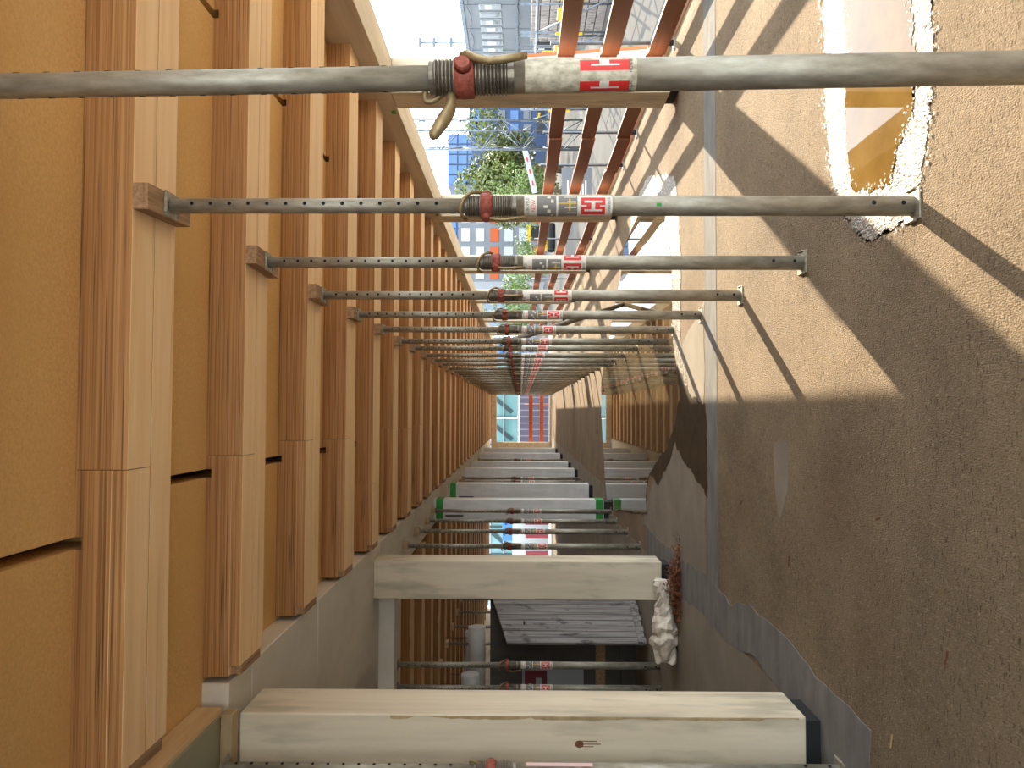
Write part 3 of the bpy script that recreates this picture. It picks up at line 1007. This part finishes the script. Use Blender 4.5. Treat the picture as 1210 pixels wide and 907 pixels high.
# site cabins
cb = empty('site_cabin_block', (20, 30, -.9))
tag(cb, 'two-storey pale grey site cabin block with white framed windows', 'building')
Z0 = 0.0
TOP = 4.35 + .9
MB().box(0, 6, 0, 13.2, 0, TOP).build('wall_panels', 'cabin_panel', cb)
MB().box(-.05, 6.1, -.05, 13.3, TOP, TOP + .18).build('roof_edge', 'scaffold_steel', cb)
MB().box(-.03, 0, 0, 13.2, 2.55, 2.68).build('storey_band', 'scaffold_steel', cb)
for i in range(6):
    MB().box(-.02, 0, i * 2.4 - .02, i * 2.4 + .02, 0, TOP).build('panel_joint', 'scaffold_steel', cb)
for row, zc in ((0, 1.2), (1, 3.95)):
    for i in range(8):
        y0 = 7.0 + i * .75 + .1
        w = MB().box(-.05, 0.0, y0, y0 + .5, zc - .55, zc + .55).build('window', 'cabin_frame', cb)
        MB().box(-.06, -.05, y0 + .06, y0 + .44, zc - .48, zc + .48).build('pane', 'window_glass', w)
        if (i + row) % 3 != 2:
            MB().box(-.065, -.06, y0 + .06, y0 + .44, zc - .1 - .1 * (i % 2), zc + .25).build('blind', 'blind', w)
for i, z in enumerate((2.62, 5.1)):
    pts = [(-.12, j * .6, z - .18 * abs(math.sin(j * .8))) for j in range(23)]
    MB().tube(pts, .015, 6).build('cable', 'black_print', cb)

# grey sleeper wall
sw = empty('sleeper_wall', (11.2, 17.5, -.9))
tag(sw, 'grey stacked sleeper wall behind the guard rails', 'wall')
for i in range(8):
    o = MB().box(0, .2, R.uniform(-.03, .03), 5.5, i * .265, i * .265 + .245).build('sleeper', 'grey_plank', sw)
    bevel(o, .015, 1)
MB().box(.12, .18, 0, 5.4, 0, 2.1).build('backing', 'dark_plywood', sw)

# scaffold with yellow tags
def scaffold(x, y, n, storeys, label, step=1.6, dirv=(0, 1)):
    s = empty('scaffold_frame', (x, y, -.9))
    tag(s, label, 'scaffold')
    for i in range(n):
        for w in (0, .7):
            MB().tube([(w, i * step, 0), (w, i * step, storeys * 1.0 + .4)], .03, 6).build('standard', 'scaffold_steel', s, smooth=True)
    for j in range(1, storeys + 1):
        for w in (0, .7):
            MB().tube([(w, 0, j), (w, (n - 1) * step, j)], .026, 6).build('ledger', 'scaffold_steel', s, smooth=True)
    for i in range(n - 1):
        MB().tube([(0, i * step, .3), (0, (i + 1) * step, storeys)], .022, 6).build('diagonal', 'scaffold_steel', s, smooth=True)
        MB().box(-.05, 0, i * step + .45, i * step + .95, storeys - .55, storeys - .45).build('yellow_tag', 'yellow_paint', s)
    for i in range(n):
        MB().tube([(-.035, i * step, .9), (-.035, i * step, 1.55)], .04, 6).build('yellow_tag', 'yellow_paint', s)
    return s


scaffold(9.2, 15.2, 6, 2, 'low galvanised scaffold frame with yellow tags before the sleeper wall')
scaffold(14.5, 30.5, 6, 2, 'farther galvanised scaffold frame with yellow tags below the tree', 1.5)

# lattice mast
lm = empty('lattice_mast', (9.95, 29, -.9))
tag(lm, 'slender steel lattice mast of a lift rising before the round tree', 'mast')
H = 7.0
a3 = [(0, 0), (.78, .1), (.30, .62), (1.30, .4)]
for (a, b) in a3:
    MB().tube([(a, b, 0), (a, b, H)], .035, 8).build('chord', 'scaffold_steel', lm, smooth=True)
for (p, q) in ((a3[0], a3[1]), (a3[0], a3[2]), (a3[1], a3[3]), (a3[2], a3[3])):
    n = 9
    for i in range(n):
        za, zb = H * i / n, H * (i + 1) / n
        e, g = (p, q) if i % 2 else (q, p)
        MB().tube([(e[0], e[1], za), (g[0], g[1], zb)], .02, 6).build('lacing', 'scaffold_steel', lm, smooth=True)

# trees
def tree(x, y, h, r, mname, label, seed, n=4200, rz=1.0):
    rr = random.Random(seed)
    t = empty('tree', (x, y, -.9))
    tag(t, label, 'tree')
    MB().tube([(0, 0, 0), (.1, 0, h * .3), (0, .1, h * .6)], [r * .09, r * .07, r * .04], 8).build('trunk', 'bark', t, smooth=True)
    mb = MB()
    blobs = [(Vector((rr.gauss(0, r * .45), rr.gauss(0, r * .45), h - r * rz + rr.gauss(0, r * .45 * rz))), r * rr.uniform(.35, .6)) for _ in range(16)]
    for i in range(n):
        c, br_ = rr.choice(blobs)
        d = Vector((rr.gauss(0, 1), rr.gauss(0, 1), rr.gauss(0, 1))).normalized()
        p = c + d * br_ * rr.uniform(.7, 1.02)
        a = Vector((rr.gauss(0, 1), rr.gauss(0, 1), rr.gauss(0, 1))).normalized()
        b = a.cross(d)
        if b.length < 1e-3:
            continue
        b.normalize()
        s = r * rr.uniform(.035, .07)
        mb.face([p - a * s, p + b * s * .5, p + a * s, p - b * s * .5])
    f_ = mb.build('foliage', mname, t)
    f_['kind'] = 'stuff'
    return t


tree(13.6, 43, 5.5, 2.3, 'leaf_green', 'large round olive-green tree behind the lattice mast', 3, 9000)
tree(10.6, 37, 3.3, 1.25, 'leaf_bright', 'low bright green bush beneath the round tree', 5, 3000)
tree(9.6, 49, 3.2, 1.3, 'leaf_bright', 'bright green bush beside the yellow digger', 6, 2600)
tree(9.6, 62, 4.6, 1.9, 'leaf_bright', 'light green tree in front of the orange and white facade', 7, 3000)
tree(8.0, 70, 4.8, 2.0, 'leaf_bright', 'light green tree far down the street before the pale towers', 8, 2600)

# white barrier boom and sign
o = empty('barrier_boom', (9.6, 31.5, .9))
tag(o, 'white barrier boom with red stripes beneath the round tree', 'barrier')
MB().bar((-.6, 0, 0), (1.2, 0, .42), .05, .22).build('boom', 'white_plastic', o)
for i in range(3):
    MB().bar((-.3 + i * .5, -.03, .07 + i * .117), (-.12 + i * .5, -.03, .112 + i * .117), .01, .06).build('stripe', 'red_print', o)
MB().tube([(1.2, 0, -1.8), (1.2, 0, .5)], .05, 8).build('stand', 'scaffold_steel', o, smooth=True)
sn = empty('site_banner', (6.85, 23.0, -.9))
tag(sn, 'pale grey banner with faded pink lettering behind the guard rails', 'banner')
MB().box(-.9, .5, 0, .03, .25, 1.15).build('sheet', 'cabin_panel', sn)
mb = MB()
for i in range(7):
    mb.box(-.6, .1 - .1 * (i % 3), -.006, -.002, .40 + i * .09, .45 + i * .09)
mb.build('print', 'pink_print', sn)

# digger
dg_ = empty('mini_digger', (12.2, 53, -.9))
tag(dg_, 'small yellow digger with a black cab parked down the street', 'digger')
for s in (0, 1.0):
    o = MB().box(-1.0, .9, s, s + .3, 0, .5).build('track', 'black_rubber', dg_)
    bevel(o, .15, 3)
o = MB().box(-.9, .6, .1, 1.2, .5, 1.1).build('body', 'yellow_paint', dg_)
bevel(o, .08, 2)
o = MB().box(-.2, .7, .2, 1.1, 1.1, 1.7).build('cab', 'black_rubber', dg_)
bevel(o, .06, 2)
MB().box(-.25, .75, .15, 1.15, 1.7, 1.95).build('cab_roof', 'yellow_paint', dg_)
MB().tube([(-.8, .65, 1.0), (-1.5, .65, 2.2), (-2.3, .65, 1.6), (-2.4, .65, .7)], [.12, .12, .1, .1], 8).build('boom_arm', 'yellow_paint', dg_)

# far buildings
def facade(name, x, y, w, h, label, wallm, panes, cols, rows, pane_w=.6, pane_h=.55, depth=8, rz=0):
    f_ = empty(name, (x, y, -.9), rz)
    tag(f_, label, 'building')
    MB().box(0, w, 0, depth, 0, h).build('wall', wallm, f_)
    cw, rh = w / cols, h / rows
    me = {}
    for j in range(rows):
        for i in range(cols):
            pm = panes[(i * 3 + j * 2) % len(panes)]
            if pm not in me:
                me[pm] = MB().box(-cw * pane_w / 2, cw * pane_w / 2, -.06, 0, -rh * pane_h / 2, rh * pane_h / 2).mesh('window', pm)
            link('window', me[pm], f_, (cw * (i + .5), -.001, rh * (j + .5)))
    return f_


facade('tower_block', 37, 125, 8.5, 14.4, 'tall blue glass tower standing far behind the round tree', 'tower_frame', ['tower_glass'], 5, 9, .86, .86)
facade('tower_block', 23, 128, 9, 17.5, 'blue glass tower farther along beside the pale block', 'tower_frame', ['tower_glass', 'tower_glass', 'pale_tower'], 6, 12, .8, .8)
facade('street_block', 12.8, 76, 7.5, 8.6, 'street facade with orange panels and white windows behind the bushes', 'cabin_panel', ['orange_paint', 'white_plastic', 'white_plastic'], 4, 6, .72, .6)
facade('pale_block', 13.0, 110, 11, 13, 'pale blue-grey office block at the end of the street', 'pale_tower', ['cabin_frame', 'tower_glass', 'cabin_frame'], 6, 7, .6, .5)
facade('dark_block', 25.3, 70, 9, 7.2, 'dark blue office facade seen through the lattice mast', 'tower_frame', ['window_glass', 'tower_glass', 'window_glass'], 7, 6, .7, .6)
facade('pale_block', 5.5, 120, 6.0, 12, 'narrow pale tower nearest the guard rail end', 'pale_tower', ['tower_glass', 'cabin_frame'], 4, 8, .6, .5)

# leaning white and orange barrier strip beyond the rails
st = empty('barrier_strip', (0, 0, 0))
a, b = at(458, 78, 9.2), at(800, 55, 9.2)
tag(st, 'white net strip with an orange edge stretched outside the guard rails', 'strip')
MB().bar(a, b, .10, .03, 0, (0, 1, 0)).build('white_band', 'white_plastic', st)
s = Vector((.07, 0, 0))
MB().bar(a + s, b + s, .035, .036, 0, (0, 1, 0)).build('orange_edge', 'orange_plastic', st)
# overhead wire and street lamp
o = MB().tube([(9, 24, 5.9), (11.5, 24, 6.0)], .012, 6)
cbw = MB().tube([at(470, 53, 30), at(560, 50, 30), at(700, 46, 30)], .02, 6).build('wire', 'scaffold_steel')
tag(cbw, 'thin drop wire hanging in front of the site cabins', 'wire')
lp_ = empty('lamp_mast', (21.5, 41, -.9))
tag(lp_, 'slender pale mast with small fittings above the cabin roof', 'mast')
MB().tube([(0, 3.2, 0), (0, 3.2, 8.3)], .04, 6).build('pole', 'scaffold_steel', lp_, smooth=True)
for z in (6.4, 7.4, 8.2):
    MB().box(-.25, .25, 3.1, 3.3, z, z + .18).build('fitting', 'scaffold_steel', lp_)
